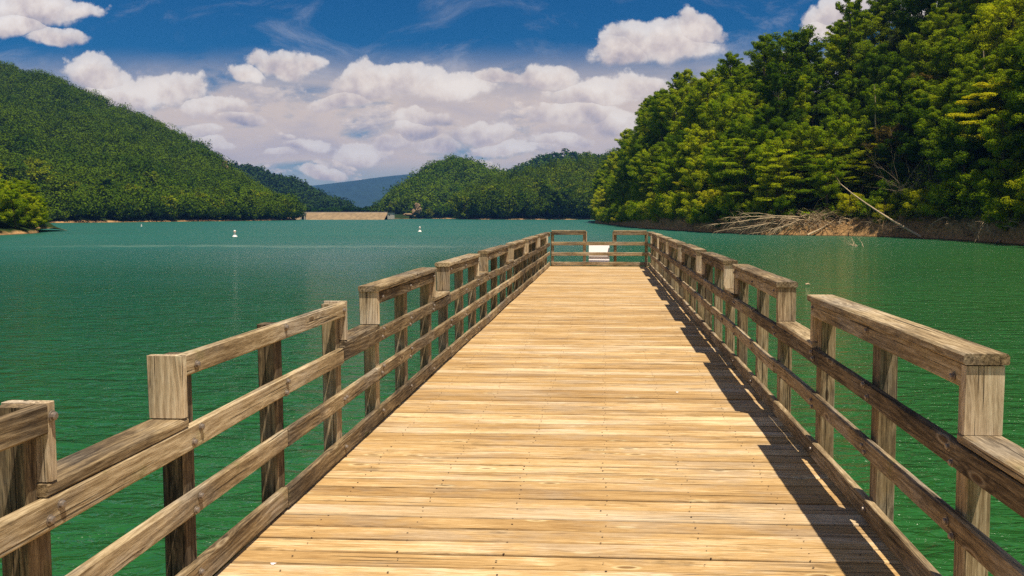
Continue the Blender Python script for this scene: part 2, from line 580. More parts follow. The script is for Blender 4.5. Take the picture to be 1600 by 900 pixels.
def water_mat():
    m, g = new_mat('lake_water')
    pos = g.node('ShaderNodeNewGeometry', out=0)
    s = g.sep(pos)
    p1 = g.v('MULTIPLY', pos, (.60, 1.35, 1))
    gust = g.noise(g.v('MULTIPLY', pos, (.012, .045, 1)), 1.0, 5, .6)
    a = g.noise(p1, .9, 2, .5, .8)
    b = g.noise(g.v('ADD', p1, (7, 3, 0)), 2.4, 3, .6, .8)
    c_ = g.noise(p1, 8.0, 3, .6, .4)
    h = g.m('ADD', g.m('MULTIPLY', a, .50), g.m('ADD', g.m('MULTIPLY', b, .30), g.m('MULTIPLY', c_, .018)))
    st = g.step(gust, .3, .7, .55, 1.3)
    nrm = bump(g, g.m('MULTIPLY', h, st), 1.15)
    big = g.noise(g.v('MULTIPLY', pos, (.02, .05, 1)), 1.0, 4, .5)
    # painted reflections: wooded bank's green on the right, sky's teal on windier open water
    near = g.step(g.m('ADD', s[1], g.m('MULTIPLY', s[0], -2.6)), 160.0, -90.0)
    open_ = g.step(g.m('ADD', s[1], g.m('MULTIPLY', s[0], -.8)), 25.0, 210.0)
    col = g.mix(near, (.004, .082, .042), (.032, .138, .009))
    col = g.mix(g.m('MULTIPLY', big, .5), col, (.003, .060, .028))
    col = g.mix(g.m('MULTIPLY', open_, .9), col, (.020, .125, .088))
    # a pale broken line lying across the open water
    yy = g.m('ADD', s[1], g.m('MULTIPLY', g.m('SUBTRACT', g.noise(g.v('MULTIPLY', pos, (.03, .0, 0)), 1.0, 3, .5), .5), 16.0))
    band = g.m('MULTIPLY', g.step(yy, 101.0, 106.0), g.step(yy, 113.0, 108.0))
    band = g.m('MULTIPLY', band, g.m('MULTIPLY', g.step(s[0], -84.0, -60.0), g.step(s[0], -8.0, -30.0)))
    band = g.m('MULTIPLY', band, g.step(g.noise(g.v('MULTIPLY', pos, (.25, 1.2, 0)), 1.0, 5, .65), .42, .60))
    col = g.mix(g.m('MULTIPLY', band, .55), col, (.22, .34, .26))
    rgh = g.m('ADD', .07, g.m('MULTIPLY', open_, .32))
    out_surf(g, g.node('ShaderNodeBsdfPrincipled', {'Base Color': col, 'Roughness': rgh, 'IOR': 1.333, 'Normal': nrm}))
    return m


M['water'] = water_mat()

# ------------------------------------------------------------------ water
wx = np.array([-9000, -2500, -600, -150, -30, 30, 150, 600, 2500, 9000], dtype=float)
wy = np.array([-600, -100, 0, 60, 200, 600, 1500, 4000, 12000], dtype=float)
gx, gy = np.meshgrid(wx, wy)
V = np.stack([gx.ravel(), gy.ravel(), np.zeros(gx.size)], 1)
nx, ny = len(wx), len(wy)
Fq = np.array([(j * nx + i, j * nx + i + 1, (j + 1) * nx + i + 1, (j + 1) * nx + i) for j in range(ny - 1) for i in range(nx - 1)])
tag(link('water', mesh_np('water', V, Fq), M['water']), kind='structure')

# ------------------------------------------------------------------ terrain
rng = np.random.default_rng(5)


def interp_line(pts, n):
    P = np.array(pts, dtype=float)
    d = np.r_[0, np.cumsum(np.linalg.norm(np.diff(P[:, :2], axis=0), axis=1))]
    t = np.linspace(0, d[-1], n)
    return np.stack([np.interp(t, d, P[:, k]) for k in range(P.shape[1])], 1)


def vnoise(x, y, sc, seed=0):
    """cheap smooth value noise"""
    out = np.zeros_like(x, dtype=float)
    amp = 1.0
    r = np.random.default_rng(seed)
    for o in range(4):
        for k in range(3):
            a = r.uniform(0, 2 * np.pi)
            ph = r.uniform(0, 6.28)
            f = (2 ** o) / sc * r.uniform(.8, 1.25)
            out += amp * np.sin((x * np.cos(a) + y * np.sin(a)) * f * 6.28 + ph) / 3
        amp *= .5
    return out


class Hill:
    """ground lofted from a shoreline to a ridge and down behind"""
    def __init__(s, name, shore, ridge, prof, n=60, m=40, rough=3.0, mat='hill', seed=0, shelf=1.2, back=1.0, gully=0.0, fine=0.0):
        s.fine = fine
        s.sh = interp_line([(p.x, p.y) for p in shore], n)
        s.rg = interp_line([(p.x, p.y, p.z) for p in ridge], n)
        s.prof, s.n, s.m, s.rough, s.seed, s.shelf, s.gully = prof, n, m, rough, seed, shelf, gully
        T = np.r_[-0.12, np.linspace(0, 1, m), 1.25, 1.6 * back + .2]
        si = np.arange(n)
        SS, TT = np.meshgrid(si / (n - 1), T, indexing='ij')
        P = s.point(SS.ravel(), TT.ravel())
        k = len(T)
        Fq = np.array([(i * k + j, i * k + j + 1, (i + 1) * k + j + 1, (i + 1) * k + j) for i in range(n - 1) for j in range(k - 1)])
        me = mesh_np(name, P, Fq, True)
        s.ob = tag(link(name, me, M[mat]), kind='structure')

    def point(s, a, t):
        i = np.clip(a, 0, 1) * (s.n - 1)
        ix = np.arange(s.n)
        sx, sy = np.interp(i, ix, s.sh[:, 0]), np.interp(i, ix, s.sh[:, 1])
        rx, ry, rz = (np.interp(i, ix, s.rg[:, k]) for k in range(3))
        x = sx + (rx - sx) * t
        y = sy + (ry - sy) * t
        tp = np.array([p[0] for p in s.prof])
        hp = np.array([p[1] for p in s.prof])
        h = np.interp(np.clip(t, 0, 1), tp, hp) * (rz - s.shelf)
        h = h + s.shelf * np.clip(t / .03, 0, 1)
        edge = np.clip(t * (1.0001 - t) * 8, 0, 1)
        h = h + edge * s.rough * vnoise(x, y, 90, s.seed)
        if s.gully:
            h = h * (1 - edge * s.gully * (0.5 + .5 * np.sin(a * 26 + 3 * t + s.seed)))
        if s.fine:
            h = h + s.fine * np.clip(t * 60, 0, 1) * (vnoise(x, y, 7.0, 77) + .5 * np.abs(vnoise(x, y, 2.6, 78)))
        bt = np.clip(t - 1, 0, 9)
        h = np.where(t > 1, rz * (1 - bt * 1.1), h)
        h = np.where(t < 0, t * 18, h)
        # ragged waterline
        w = vnoise(x, y, 25, s.seed + 9)
        y = y + np.where(t < .3, w * 1.6, 0)
        return np.stack([x, y, h], -1)


def ridge_pts(L):
    return [at(px, py, Y) for px, py, Y in L]


def shore_pts(L):
    return [Vector((at(px, 345, Y).x, Y, 0)) for px, Y in L]


TREE = 14.0
hill_left = Hill('hill_left', shore_pts([(-260, 330), (0, 400), (130, 430), (250, 490), (350, 545), (420, 600), (455, 640), (463, 660)]),
                 [p - Vector((0, 0, 11)) for p in ridge_pts([(-260, 20, 1000), (-80, 62, 950), (0, 97, 920), (60, 118, 910), (130, 141, 890), (200, 172, 870), (260, 200, 850), (300, 221, 830), (340, 251, 810)])] + [p - Vector((0, 0, 15)) for p in ridge_pts([(368, 276, 780), (400, 297, 745), (425, 308, 715), (445, 322, 700)])] + [at(461, 338, 690)],
                 [(0, 0), (.1, .08), (.3, .26), (.6, .6), (.85, .9), (1, 1)], n=70, m=40, rough=4, seed=3, gully=.10)
hill_back = Hill('hill_beyond_dam', shore_pts([(250, 1150), (400, 1150), (520, 1150), (560, 1150)]),
                 ridge_pts([(250, 262, 1500), (350, 262, 1480), (400, 273, 1450), (450, 287, 1420), (480, 302, 1380), (510, 320, 1330), (532, 331, 1300)]),
                 [(0, 0), (.5, .5), (1, 1)], n=40, m=24, rough=3, seed=8)
hill_mid = Hill('hill_centre', shore_pts([(585, 930), (640, 900), (700, 900), (800, 960), (950, 1000), (1050, 1000)]),
                [p - Vector((0, 0, 14)) for p in ridge_pts([(580, 332, 980), (605, 308, 1000), (640, 278, 1040), (675, 254, 1080), (712, 240, 1120), (742, 250, 1120), (790, 268, 1120), (830, 284, 1120), (900, 296, 1120), (1050, 300, 1120)])],
                [(0, 0), (.2, .25), (.5, .62), (.8, .88), (1, 1)], n=50, m=30, rough=4, seed=12, gully=.08)
hill_peak = Hill('hill_behind_trees', shore_pts([(760, 1300), (870, 1300), (1000, 1300), (1100, 1300)]),
                 ridge_pts([(780, 278, 1550), (820, 262, 1550), (848, 248, 1550), (875, 244, 1550), (915, 246, 1550), (960, 250, 1550), (1100, 250, 1550)]),
                 [(0, 0), (.5, .5), (1, 1)], n=30, m=18, rough=2, seed=17)
hill_right = Hill('hill_right_point', shore_pts([(714, 770), (750, 750), (820, 740), (900, 740), (960, 720), (1020, 690)]),
                  [p - Vector((0, 0, 16)) for p in ridge_pts([(716, 322, 820), (735, 300, 850), (770, 282, 880), (810, 270, 900), (850, 262, 900), (900, 250, 900), (940, 246, 880), (980, 240, 860), (1040, 230, 850)])],
                  [(0, 0), (.15, .06), (.5, .45), (1, 1)], n=40, m=24, rough=2, seed=21)
bank = Hill('ground_bank', shore_pts([(930, 420), (962, 345), (1000, 262), (1080, 213), (1110, 196), (1200, 172), (1300, 168), (1400, 158), (1450, 148), (1500, 139), (1600, 117), (1760, 92), (2100, 60)]),
            ridge_pts([(925, 318, 520), (960, 300, 440), (1000, 236, 360), (1030, 195, 320), (1100, 172, 290), (1180, 150, 268), (1290, 145, 250), (1400, 45, 240), (1600, -30, 210), (1760, -80, 190), (2100, -150, 170)]),
            [(0, 0), (.035, .055), (.07, .10), (.3, .32), (.7, .75), (1, 1)], n=460, m=110, rough=1.2, mat='bank', seed=31, shelf=.9, fine=.55)
spit = Hill('ground_spit', shore_pts([(-260, 120), (-60, 150), (20, 168), (48, 178), (58, 186), (56, 192)]),
            [Vector((-215, 190, 14)), Vector((-185, 200, 13)), Vector((-162, 205, 9)), Vector((-151, 206, 5)), Vector((-146, 205, 2.5)), Vector((-141, 200, 1.0))],
            [(0, 0), (.08, .05), (.4, .35), (1, 1)], n=50, m=24, rough=.6, mat='hill', seed=41, shelf=.6)
mount = Hill('far_mountain', shore_pts([(300, 4200), (480, 4200), (620, 4200), (800, 4200)]),
             ridge_pts([(300, 318, 6500), (430, 303, 6500), (480, 291, 6500), (540, 284, 6500), (600, 276, 6500), (650, 271, 6500), (800, 268, 6500)]),
             [(0, 0), (.4, .2), (.6, .55), (.8, .8), (1, 1)], n=60, m=40, rough=30, mat='mountain', seed=51, gully=.15)

# ------------------------------------------------------------------ foliage builders


def leaf_quads(C, N, size, r):
    """one small kinked quad per centre C with normal N"""
    n = len(C)
    N = N / np.maximum(np.linalg.norm(N, axis=1, keepdims=True), 1e-6)
    A = r.normal(size=(n, 3))
    U = np.cross(N, A)
    U /= np.maximum(np.linalg.norm(U, axis=1, keepdims=True), 1e-6)
    W = np.cross(N, U)
    s = (size * r.uniform(.6, 1.3, n))[:, None]
    k = r.uniform(.45, .8, n)[:, None]
    V = np.stack([C - U * s, C - W * s * k + N * s * .15, C + U * s, C + W * s * k + N * s * .15], 1).reshape(-1, 3)
    return V, np.arange(4 * n).reshape(-1, 4)


def clump_leaves(cent, rad, per, size, r, flat=.6, jit=.26, pw=.45):
    """leaves through ellipsoidal clumps; cent (k,3), rad (k,3)"""
    k = len(cent)
    D = r.normal(size=(k * per, 3))
    D /= np.linalg.norm(D, axis=1, keepdims=True)
    rr = r.uniform(.4, 1.0, (k * per, 1)) ** pw
    idx = np.repeat(np.arange(k), per)
    C = cent[idx] + D * rr * rad[idx]
    N = D * (1 - flat) + np.array([0, 0, 1.0]) * flat + r.normal(size=D.shape) * jit
    tone = np.clip(r.uniform(0, 1, k)[idx] * .6 + r.uniform(0, 1, k * per) * .4, 0, 1)
    V, Fq = leaf_quads(C, N, size, r)
    return V, Fq, tone


def make_tree(seed, H, Rc, style='round', leaves=9000, leaf=.26, cb=.22):
    r = np.random.default_rng(seed)
    rd = random.Random(seed)
    mb = MB()
    lean = (rd.uniform(-.05, .05), rd.uniform(-.05, .05))
    n = 9
    tp = []
    wob = [(0, 0)]
    for i in range(n):
        wob.append((wob[-1][0] + rd.uniform(-.25, .25), wob[-1][1] + rd.uniform(-.25, .25)))
    for i in range(n + 1):
        z = H * .96 * i / n
        tp.append(Vector((wob[i][0] + lean[0] * z, wob[i][1] + lean[1] * z, z - (.6 if i == 0 else 0))))
    r0 = H * .016
    mb.tube(tp, [r0 * (1.25 if i == 0 else 1) * (1 - .9 * i / n) + .02 for i in range(n + 1)], 7)
    cents, rads = [], []
    nl = {'round': 26, 'tall': 34, 'flat': 30, 'open': 20, 'shrub': 14, 'dead': 26}[style]
    for i in range(nl):
        t = cb + (.97 - cb) * ((i + rd.random() * .6) / nl)
        z = H * .96 * t
        k = min(int(t * n), n - 1)
        base = tp[k].lerp(tp[k + 1], t * n - k)
        tt = (t - cb) / (1 - cb)
        if style == 'flat':
            env = Rc * (math.sin(math.pi * min(1, tt * .72 + .24)) ** .7) * rd.uniform(.5, 1.15) + .4
            el = rd.uniform(-.05, .5)
        elif style == 'tall':
            env = Rc * (math.sin(math.pi * min(1, tt * .92 + .12)) ** .6) * rd.uniform(.65, 1.15)
            el = rd.uniform(.35, .8)
        elif style == 'open':
            env = Rc * (math.sin(math.pi * min(1, tt * .75 + .2)) ** .6) * rd.uniform(.6, 1.25)
            el = rd.uniform(.25, .9)
        else:
            env = Rc * (math.sin(math.pi * min(1, tt * .80 + .17)) ** .55) * rd.uniform(.7, 1.15)
            el = rd.uniform(.1, .65)
        az = i * 2.399 + rd.uniform(-.4, .4)
        d = Vector((math.cos(az) * math.cos(el), math.sin(az) * math.cos(el), math.sin(el)))
        pts = [base]
        for q in range(4):
            dd = d + Vector((rd.uniform(-.25, .25), rd.uniform(-.25, .25), .06 * q * (1 if style != 'flat' else -.8)))
            pts.append(pts[-1] + dd.normalized() * env / 4)
        rl = max(.035, r0 * .45 * (1 - t * .7))
        mb.tube(pts, [rl, rl * .8, rl * .6, rl * .4, rl * .15], 5)
        for q in (2, 3, 4):
            for w in range(3):
                sd = (d + Vector((rd.uniform(-1, 1), rd.uniform(-1, 1), rd.uniform(-.3, .6)))).normalized()
                L = env * rd.uniform(.18, .38)
                e = pts[q] + sd * L
                if style == 'flat':
                    e.z = pts[q].z + rd.uniform(-.25, .15)
                mb.tube([pts[q], pts[q].lerp(e, .5) + Vector((rd.uniform(-.1, .1), rd.uniform(-.1, .1), rd.uniform(-.1, .1))), e], [rl * .4, rl * .28, rl * .1], 4)
                cents.append(tuple(e))
                cs = Rc * rd.uniform(.09, .27) * (.75 + .5 * (1 - tt))
                if style == 'flat':
                    rads.append((cs * 1.25, cs * 1.25, cs * .22))
                elif style == 'shrub':
                    rads.append((cs * 1.2, cs * 1.2, cs * .8))
                else:
                    rads.append((cs, cs, cs * .62))
            cents.append(tuple(pts[q]))
            cs = Rc * rd.uniform(.12, .24)
            rads.append((cs, cs, cs * (.25 if style == 'flat' else .65)))
    # top
    cents.append(tuple(tp[-1]))
    rads.append((Rc * .18, Rc * .18, Rc * .16))
    trunk = mb.mesh('trunk', True)
    cents, rads = np.array(cents), np.array(rads)
    fine = leaves > 5200
    per = max(4, int(leaves * (1.75 if fine else 1) / len(cents)))
    V, Fq, tone = clump_leaves(cents, rads, per, leaf * (.74 if fine else 1), r, flat=.7 if style == 'flat' else .3)
    crown = mesh_np('crown', V, Fq, False, {'tone': ('FACE', tone)})
    return trunk, crown


KINDS = {}


def kind(key, seed, H, Rc, style, leaves, leaf, lm, bm='bark', cb=.22):
    tr, cr = make_tree(seed, H, Rc, style, leaves, leaf, cb)
    tr.materials.append(M[bm])
    cr.materials.append(M[lm])
    KINDS[key] = (tr, cr, H)


kind('oak', 1, 17, 5.2, 'round', 20000, .20, 'leaf_broad')
kind('maple', 2, 15, 4.6, 'round', 18000, .19, 'leaf_broad', cb=.12)
kind('poplar', 3, 24, 4.2, 'tall', 20000, .20, 'leaf_broad', cb=.3)
kind('open_oak', 4, 21, 5.2, 'open', 9000, .25, 'leaf_dark', cb=.38)
kind('hemlock', 5, 14, 4.8, 'flat', 17000, .17, 'leaf_broad', cb=.08)
kind('dark_oak', 6, 18, 5.4, 'round', 20000, .20, 'leaf_dark', cb=.2)
kind('yellow_maple', 7, 12, 4.4, 'flat', 15000, .18, 'leaf_light', cb=.12)
kind('shrub', 8, 5, 3.2, 'shrub', 6000, .17, 'leaf_broad', cb=.03)
kind('yellow_shrub', 9, 5.5, 3.0, 'shrub', 5500, .17, 'leaf_light', cb=.05)
kind('brown_tree', 10, 10, 3.4, 'round', 5000, .20, 'leaf_brown', 'bark_pale', cb=.2)
kind('tower_tree', 11, 31, 4.2, 'open', 10000, .27, 'leaf_dark', cb=.33)
# lighter versions for the far shores
kind('far_round', 21, 15, 5.4, 'round', 2600, .55, 'leaf_shore', cb=.1)
kind('far_round_b', 22, 13, 4.8, 'round', 2400, .5, 'leaf_shore', cb=.08)
kind('far_tall', 23, 18, 4.2, 'tall', 2400, .5, 'leaf_far', cb=.15)
kind('far_yellow', 24, 10, 4.2, 'round', 1500, .50, 'leaf_light', cb=.08)
NAMES = {'oak': 'broadleaf_tree', 'maple': 'broadleaf_tree', 'poplar': 'tall_tree', 'open_oak': 'open_crowned_tree', 'hemlock': 'layered_tree',
         'dark_oak': 'broadleaf_tree', 'yellow_maple': 'yellow_green_tree', 'shrub': 'shrub', 'yellow_shrub': 'shrub', 'brown_tree': 'dry_tree',
         'tower_tree': 'tall_tree', 'far_round': 'broadleaf_tree', 'far_round_b': 'broadleaf_tree', 'far_tall': 'tall_tree', 'far_yellow': 'yellow_green_tree'}


def plant(key, loc, sc=1.0, label='', group='', rz=None, cat='tree', tilt=0.0, sz=1.0):
    tr, cr, H = KINDS[key]
    o = empty(NAMES[key], loc, random.uniform(0, 6.28) if rz is None else rz)
    o.scale = (sc, sc, sc * sz)
    o.rotation_euler.x = tilt
    tag(o, label, cat, group)
    link('trunk', tr, parent=o)
    link('crown', cr, parent=o)
    return o


# ------------------------------------------------------------------ wood masses on the hills (beyond counting)
def forest_mass(name, hill, count, Hr, Rr, mat, tmin=.02, tmax=1.02, quads=150, leaf=1.0, seed=0, amin=0.0, amax=1.0, hmin=1.2, yel=.1):
    r = np.random.default_rng(seed)
    a = r.uniform(amin, amax, count)
    t = r.uniform(tmin, tmax, count)
    P = hill.point(a, t)
    keep = P[:, 2] > hmin
    P = P[keep]
    k = len(P)
    f = np.clip(np.exp(r.normal(0, .20, k)), .6, 1.4)
    h = np.mean(Hr) * f * r.uniform(.85, 1.2, k)
    rc = np.mean(Rr) * f * r.uniform(.85, 1.15, k)
    treetone = np.clip(r.normal(.42, .32, k), 0, 1)
    treetone = np.where(r.uniform(0, 1, k) < yel, r.uniform(.8, 1, k), treetone)
    Vs, Fs, Ts = [], [], []
    # 5 lobes per tree
    nl = 5
    off = r.normal(size=(k, nl, 3)) * np.array([.42, .42, .18])
    off[:, 0] = (0, 0, .28)
    cent = P[:, None, :] + np.array([0, 0, 1.0]) * (h * .62)[:, None, None] + off * np.stack([rc, rc, h * .6], -1)[:, None, :]
    rad = np.stack([rc * .55, rc * .55, h * .30], -1)[:, None, :] * r.uniform(.75, 1.2, (k, nl, 1))
    V, Fq, tone = clump_leaves(cent.reshape(-1, 3), rad.reshape(-1, 3), max(3, quads // nl), leaf, r, flat=.12, jit=.16, pw=.25)
    tt = np.repeat(treetone, nl * max(3, quads // nl)) * .8 + tone * .2
    me = mesh_np(name, V, Fq, False, {'tone': ('FACE', tt)})
    return tag(link(name, me, M[mat]), kind='stuff')


forest_mass('forest', hill_left, 6500, (9, 15), (4.8, 7.8), 'leaf_far', tmin=.004, quads=216, leaf=.72, seed=1, yel=.05, hmin=.5)
forest_mass('forest', hill_left, 1300, (7, 12), (3.5, 6), 'leaf_shore', tmin=.002, tmax=.10, quads=190, leaf=.55, seed=14, hmin=.25)
forest_mass('forest', hill_back, 2600, (10, 16), (5, 8), 'leaf_cloud_shade', quads=40, leaf=2.2, seed=2, yel=.02)
forest_mass('forest', hill_mid, 3600, (10, 15), (5, 7.5), 'leaf_mid', tmin=.004, quads=108, leaf=1.1, seed=3, yel=.04, hmin=.5)
forest_mass('forest', hill_peak, 1500, (8, 11), (6, 9), 'leaf_mid', quads=36, leaf=2.4, seed=4, yel=.02)
forest_mass('forest', hill_right, 1700, (13, 22), (4.5, 7.5), 'leaf_shore', tmin=.004, quads=240, leaf=.8, seed=5, yel=.12, hmin=.5)

# undergrowth of the near bank: one mass of leaves over the slope
ra = np.random.default_rng(61)
a = ra.uniform(.0, 1, 9000)
t = ra.uniform(.10, 1.0, 9000) ** 1.5
P = bank.point(a, t)
P = P[P[:, 2] > 1.5]
rad = np.stack([ra.uniform(.8, 2.2, len(P)), ra.uniform(.8, 2.2, len(P)), ra.uniform(.4, 1.4, len(P))], -1)
V, Fq, tone = clump_leaves(P + np.array([0, 0, .7]), rad, 34, .24, ra, flat=.55)
tag(link('undergrowth', mesh_np('undergrowth', V, Fq, False, {'tone': ('FACE', tone)}), M['leaf_dark']), kind='stuff')

# ------------------------------------------------------------------ trees of the near bank


def bank_at(px, t):
    """ground point of the bank whose bearing is that of pixel column px at depth t (0 shore, 1 ridge)"""
    aa = np.linspace(0, 1, 900)
    P = bank.point(aa, np.full(900, t))
    u = P[:, 0] / P[:, 1]
    target = uvd(px, 300)[0]
    i = int(np.argmin(abs(u - target)))
    return Vector(P[i])


rd = random.Random(11)
# hand-placed trees: kind, pixel column, depth, scale, label
SPECIAL = [
    ('tower_tree', 1322, .62, 1.02, 'tallest dark tree on the right bank, its narrow top rising above the treeline'),
    ('open_oak', 1210, .30, 1.16, 'dark spreading tree with pale forking limbs, lower left of the tallest tree'),
    ('open_oak', 1255, .62, 1.22, 'dark open crown just left of the tallest tree on the right bank'),
    ('yellow_maple', 1195, .22, 1.05, 'yellow green layered tree at mid height under the dark spreading tree'),
    ('yellow_maple', 1300, .14, 1.0, 'bright yellow green tree above the brown root mass'),
    ('yellow_maple', 1345, .13, .85, 'bright yellow green tree just above the upper end of the leaning bare trunk'),
    ('hemlock', 1215, .07, .95, 'tree with flat layered green sprays above the fallen bleached tree'),
    ('hemlock', 1165, .10, 1.15, 'layered green tree left of the one above the fallen bleached tree'),
    ('brown_tree', 1440, .34, 1.25, 'tree with dry olive brown foliage high in the dark wood on the right'),
    ('brown_tree', 1395, .14, 1.3, 'brown leaved tree over the tangle of dead branches'),
    ('maple', 1510, .16, .95, 'light green tree above the brown gully at the right'),
    ('shrub', 1480, .045, 1.1, 'small green tree leaning over the bare brown gully'),
    ('yellow_shrub', 1325, .045, .8, 'yellow green bush growing on the sandy mound beside the roots'),
    ('yellow_maple', 1560, .20, 1.15, 'large light green tree high at the right edge of the photo'),
    ('maple', 1045, .08, 1.05, 'mid green tree low on the left part of the right bank, over the dock end'),
    ('yellow_maple', 1080, .12, .9, 'yellow green tree low on the bank, right of the dock end'),
]
for key, px, t, sc, lab in SPECIAL:
    p = bank_at(px, t)
    plant(key, p - Vector((0, 0, .2)), sc, lab, 'marked trees of the right bank')

pts = []


def far_enough(p, dmin):
    for q in pts:
        if (q.x - p.x) ** 2 + (q.y - p.y) ** 2 < dmin * dmin:
            return False
    return True


ZL = {'upper': ('broadleaf tree in the upper part of the dense wood on the right bank', 'trees of the upper right bank'),
      'lower': ('tree in the lower rows of the dense wood on the right bank, near the water', 'trees of the lower right bank'),
      'edge': ('bushy green shrub overhanging the eroded brown edge of the right bank', 'shrubs along the right bank')}
# shoreline shrubs
n_sh = 0
for i in range(400):
    a = rd.random()
    p = Vector(bank.point(np.array([a]), np.array([rd.uniform(.018, .070)]))[0])
    px = VPX + F * p.x / p.y
    if not (940 < px < 1680) or not far_enough(p, 2.6):
        continue
    if 1235 < px < 1300 or 1440 < px < 1540 and rd.random() < .6:
        continue
    pts.append(p)
    key = rd.choice(['shrub', 'shrub', 'shrub', 'yellow_shrub'])
    plant(key, p - Vector((0, 0, .3)), rd.uniform(.6, 1.15), ZL['edge'][0], ZL['edge'][1], cat='shrub')
    n_sh += 1
    if n_sh >= 70:
        break
# rows of the lower and upper bank
for zone, n, tr_, dmin, keys in (('lower', 80, (.06, .34), 4.2, ['maple', 'oak', 'hemlock', 'oak', 'maple', 'dark_oak', 'yellow_maple']),
                                 ('upper', 125, (.34, 1.0), 5.0, ['oak', 'oak', 'poplar', 'dark_oak', 'maple', 'poplar', 'open_oak', 'dark_oak'])):
    c = 0
    for i in range(4000):
        a, t = rd.random(), rd.uniform(*tr_)
        p = Vector(bank.point(np.array([a]), np.array([t]))[0])
        px = VPX + F * p.x / p.y
        if not (935 < px < 1700) or not far_enough(p, dmin):
            continue
        pts.append(p)
        key = rd.choice(keys)
        if px > 1370 and key in ('yellow_maple', 'maple', 'oak', 'poplar') and rd.random() < .75:
            key = 'dark_oak'  # shade over the right of the wood, put in with darker leaf colour
        if px < 1330 and key in ('dark_oak', 'open_oak') and rd.random() < .8:
            key = 'oak'  # sunlit left of the wood, put in with lighter leaf colour
        sc = rd.uniform(.75, 1.12)
        if zone == 'lower':
            sc *= .85
        if t > .8 and px < 1300:
            sc *= .9
        plant(key, p - Vector((0, 0, .3)), sc, *ZL[zone])
        c += 1
        if c >= n:
            break

# left spit: near trees at the photo's left edge
for i in range(46):
    a, t = (i + rd.random()) / 46 * .75 + .2, rd.uniform(.05, .9)
    p = Vector(spit.point(np.array([a]), np.array([t]))[0])
    plant(rd.choice(['maple', 'oak', 'maple', 'shrub']), p - Vector((0, 0, .3)), rd.uniform(.62, .88) * (1 - .62 * max(0, a - .6) / .35),
          'green tree on the low sandy spit at the left edge of the photo', 'trees on the left spit')

# front rows of the far shores
for hill, n, lab, grp, (t0, t1), (s0, s1) in (
        (hill_right, 90, 'tree in the front rows along the tan shore right of the centre hill', 'shore trees right of the centre hill', (.01, .45), (1.1, 1.7)),
        (hill_left, 110, 'tree in the front rows along the foot of the big left hill', 'shore trees of the left hill', (.005, .13), (.75, 1.15)),
        (hill_mid, 30, 'tree in the front row at the foot of the centre hill', 'shore trees of the centre hill', (.005, .10), (.8, 1.3))):
    for i in range(n):
        a, t = (i + rd.random()) / n, rd.uniform(t0, t1)
        p = Vector(hill.point(np.array([a]), np.array([t]))[0])
        plant(rd.choice(['far_round', 'far_round_b', 'far_tall', 'far_yellow', 'far_round']), p - Vector((0, 0, .3)), rd.uniform(s0, s1) * (1.0 + (1.1 * max(0, .42 - a) if hill is hill_left else 0)), lab, grp)

# ------------------------------------------------------------------ dead wood along the near bank


def branchy(mb, p0, d, L, r0, rd_, depth=3, droop=-.1, sides=5, spread=.7, kids=5):
    n = 5
    pts_ = [Vector(p0)]
    dd = Vector(d).normalized()
    for i in range(n):
        dd = (dd + Vector((rd_.uniform(-.16, .16), rd_.uniform(-.16, .16), droop * .25 + rd_.uniform(-.08, .08)))).normalized()
        pts_.append(pts_[-1] + dd * L / n)
    mb.tube(pts_, [r0 * (1 - .85 * i / n) for i in range(n + 1)], sides)
    if depth > 0:
        for k in range(kids):
            i = rd_.randint(1, n)
            sd = (dd + Vector((rd_.uniform(-1, 1), rd_.uniform(-1, 1), rd_.uniform(-.5, .9))) * spread).normalized()
            branchy(mb, pts_[i], sd, L * rd_.uniform(.3, .55), r0 * .45 * (1 - .5 * i / n), rd_, depth - 1, droop, 4, spread, kids)


def dead_thing(name, base, parts, label, cat, group=None):
    o = empty(name, base)
    tag(o, label, cat, group)
    for pn, me, mt in parts:
        link(pn, me, M[mt], o)
    return o


def wpt(px, py):
    """point on the water seen at this pixel"""
    d = pdir(px, py)
    k = -CAMZ / d.z
    return Vector((d.x * k, d.y * k, 0))


def rel(mbt):
    return mbt.mesh('wood', True)


r1 = random.Random(5)
# fallen bleached tree, crown pointing left over the water
base = at(1290, 352, 172)
mb = MB()
for tx, ty, r_ in ((1120, 350, .17), (1135, 340, .15), (1160, 333, .2), (1115, 362, .13), (1190, 338, .16), (1150, 360, .15), (1210, 358, .12), (1185, 364, .12)):
    e = at(tx, ty, 172 + r1.uniform(-4, 2)) - base
    m1 = e * .5 + Vector((0, 0, r1.uniform(.4, 2.0)))
    q = [Vector((0, 0, 0)), e * .25 + Vector((0, 0, r1.uniform(.3, 1.4))), m1, e * .8 + Vector((0, 0, .5)), e]
    mb.tube(q, [r_, r_ * .85, r_ * .65, r_ * .4, r_ * .12], 6)
    for j in range(9):
        i = r1.randint(1, 3)
        b0 = q[i].lerp(q[i + 1], r1.random())
        branchy(mb, b0, (q[i + 1] - q[i]).normalized() + Vector((r1.uniform(-.6, .3), r1.uniform(-.4, .4), r1.uniform(-.7, .5))), r1.uniform(1.8, 4.0), .05, r1, 2, -.4, 4, .8, 3)
dead_thing('fallen_tree', base, [('bare_branches', mb.mesh('b', True), 'driftwood')], 'fallen bleached tree whose bare branches fan out left over the water', 'fallen tree')
# uprooted root mass
base = at(1272, 350, 171)
mb = MB()
for j in range(85):
    d = Vector((r1.uniform(-1, 1), r1.uniform(-1, .2), r1.uniform(-.6, 1.0)))
    branchy(mb, Vector((r1.uniform(-3, 2.5), r1.uniform(-1, 1), r1.uniform(-1, 2))), d, r1.uniform(1.2, 3.4), .06, r1, 1, -.5, 4, .8, 4)
dead_thing('root_mass', base, [('roots', mb.mesh('r', True), 'driftwood')], 'brown uprooted tangle of roots between the fallen tree and sandy mound', 'roots')


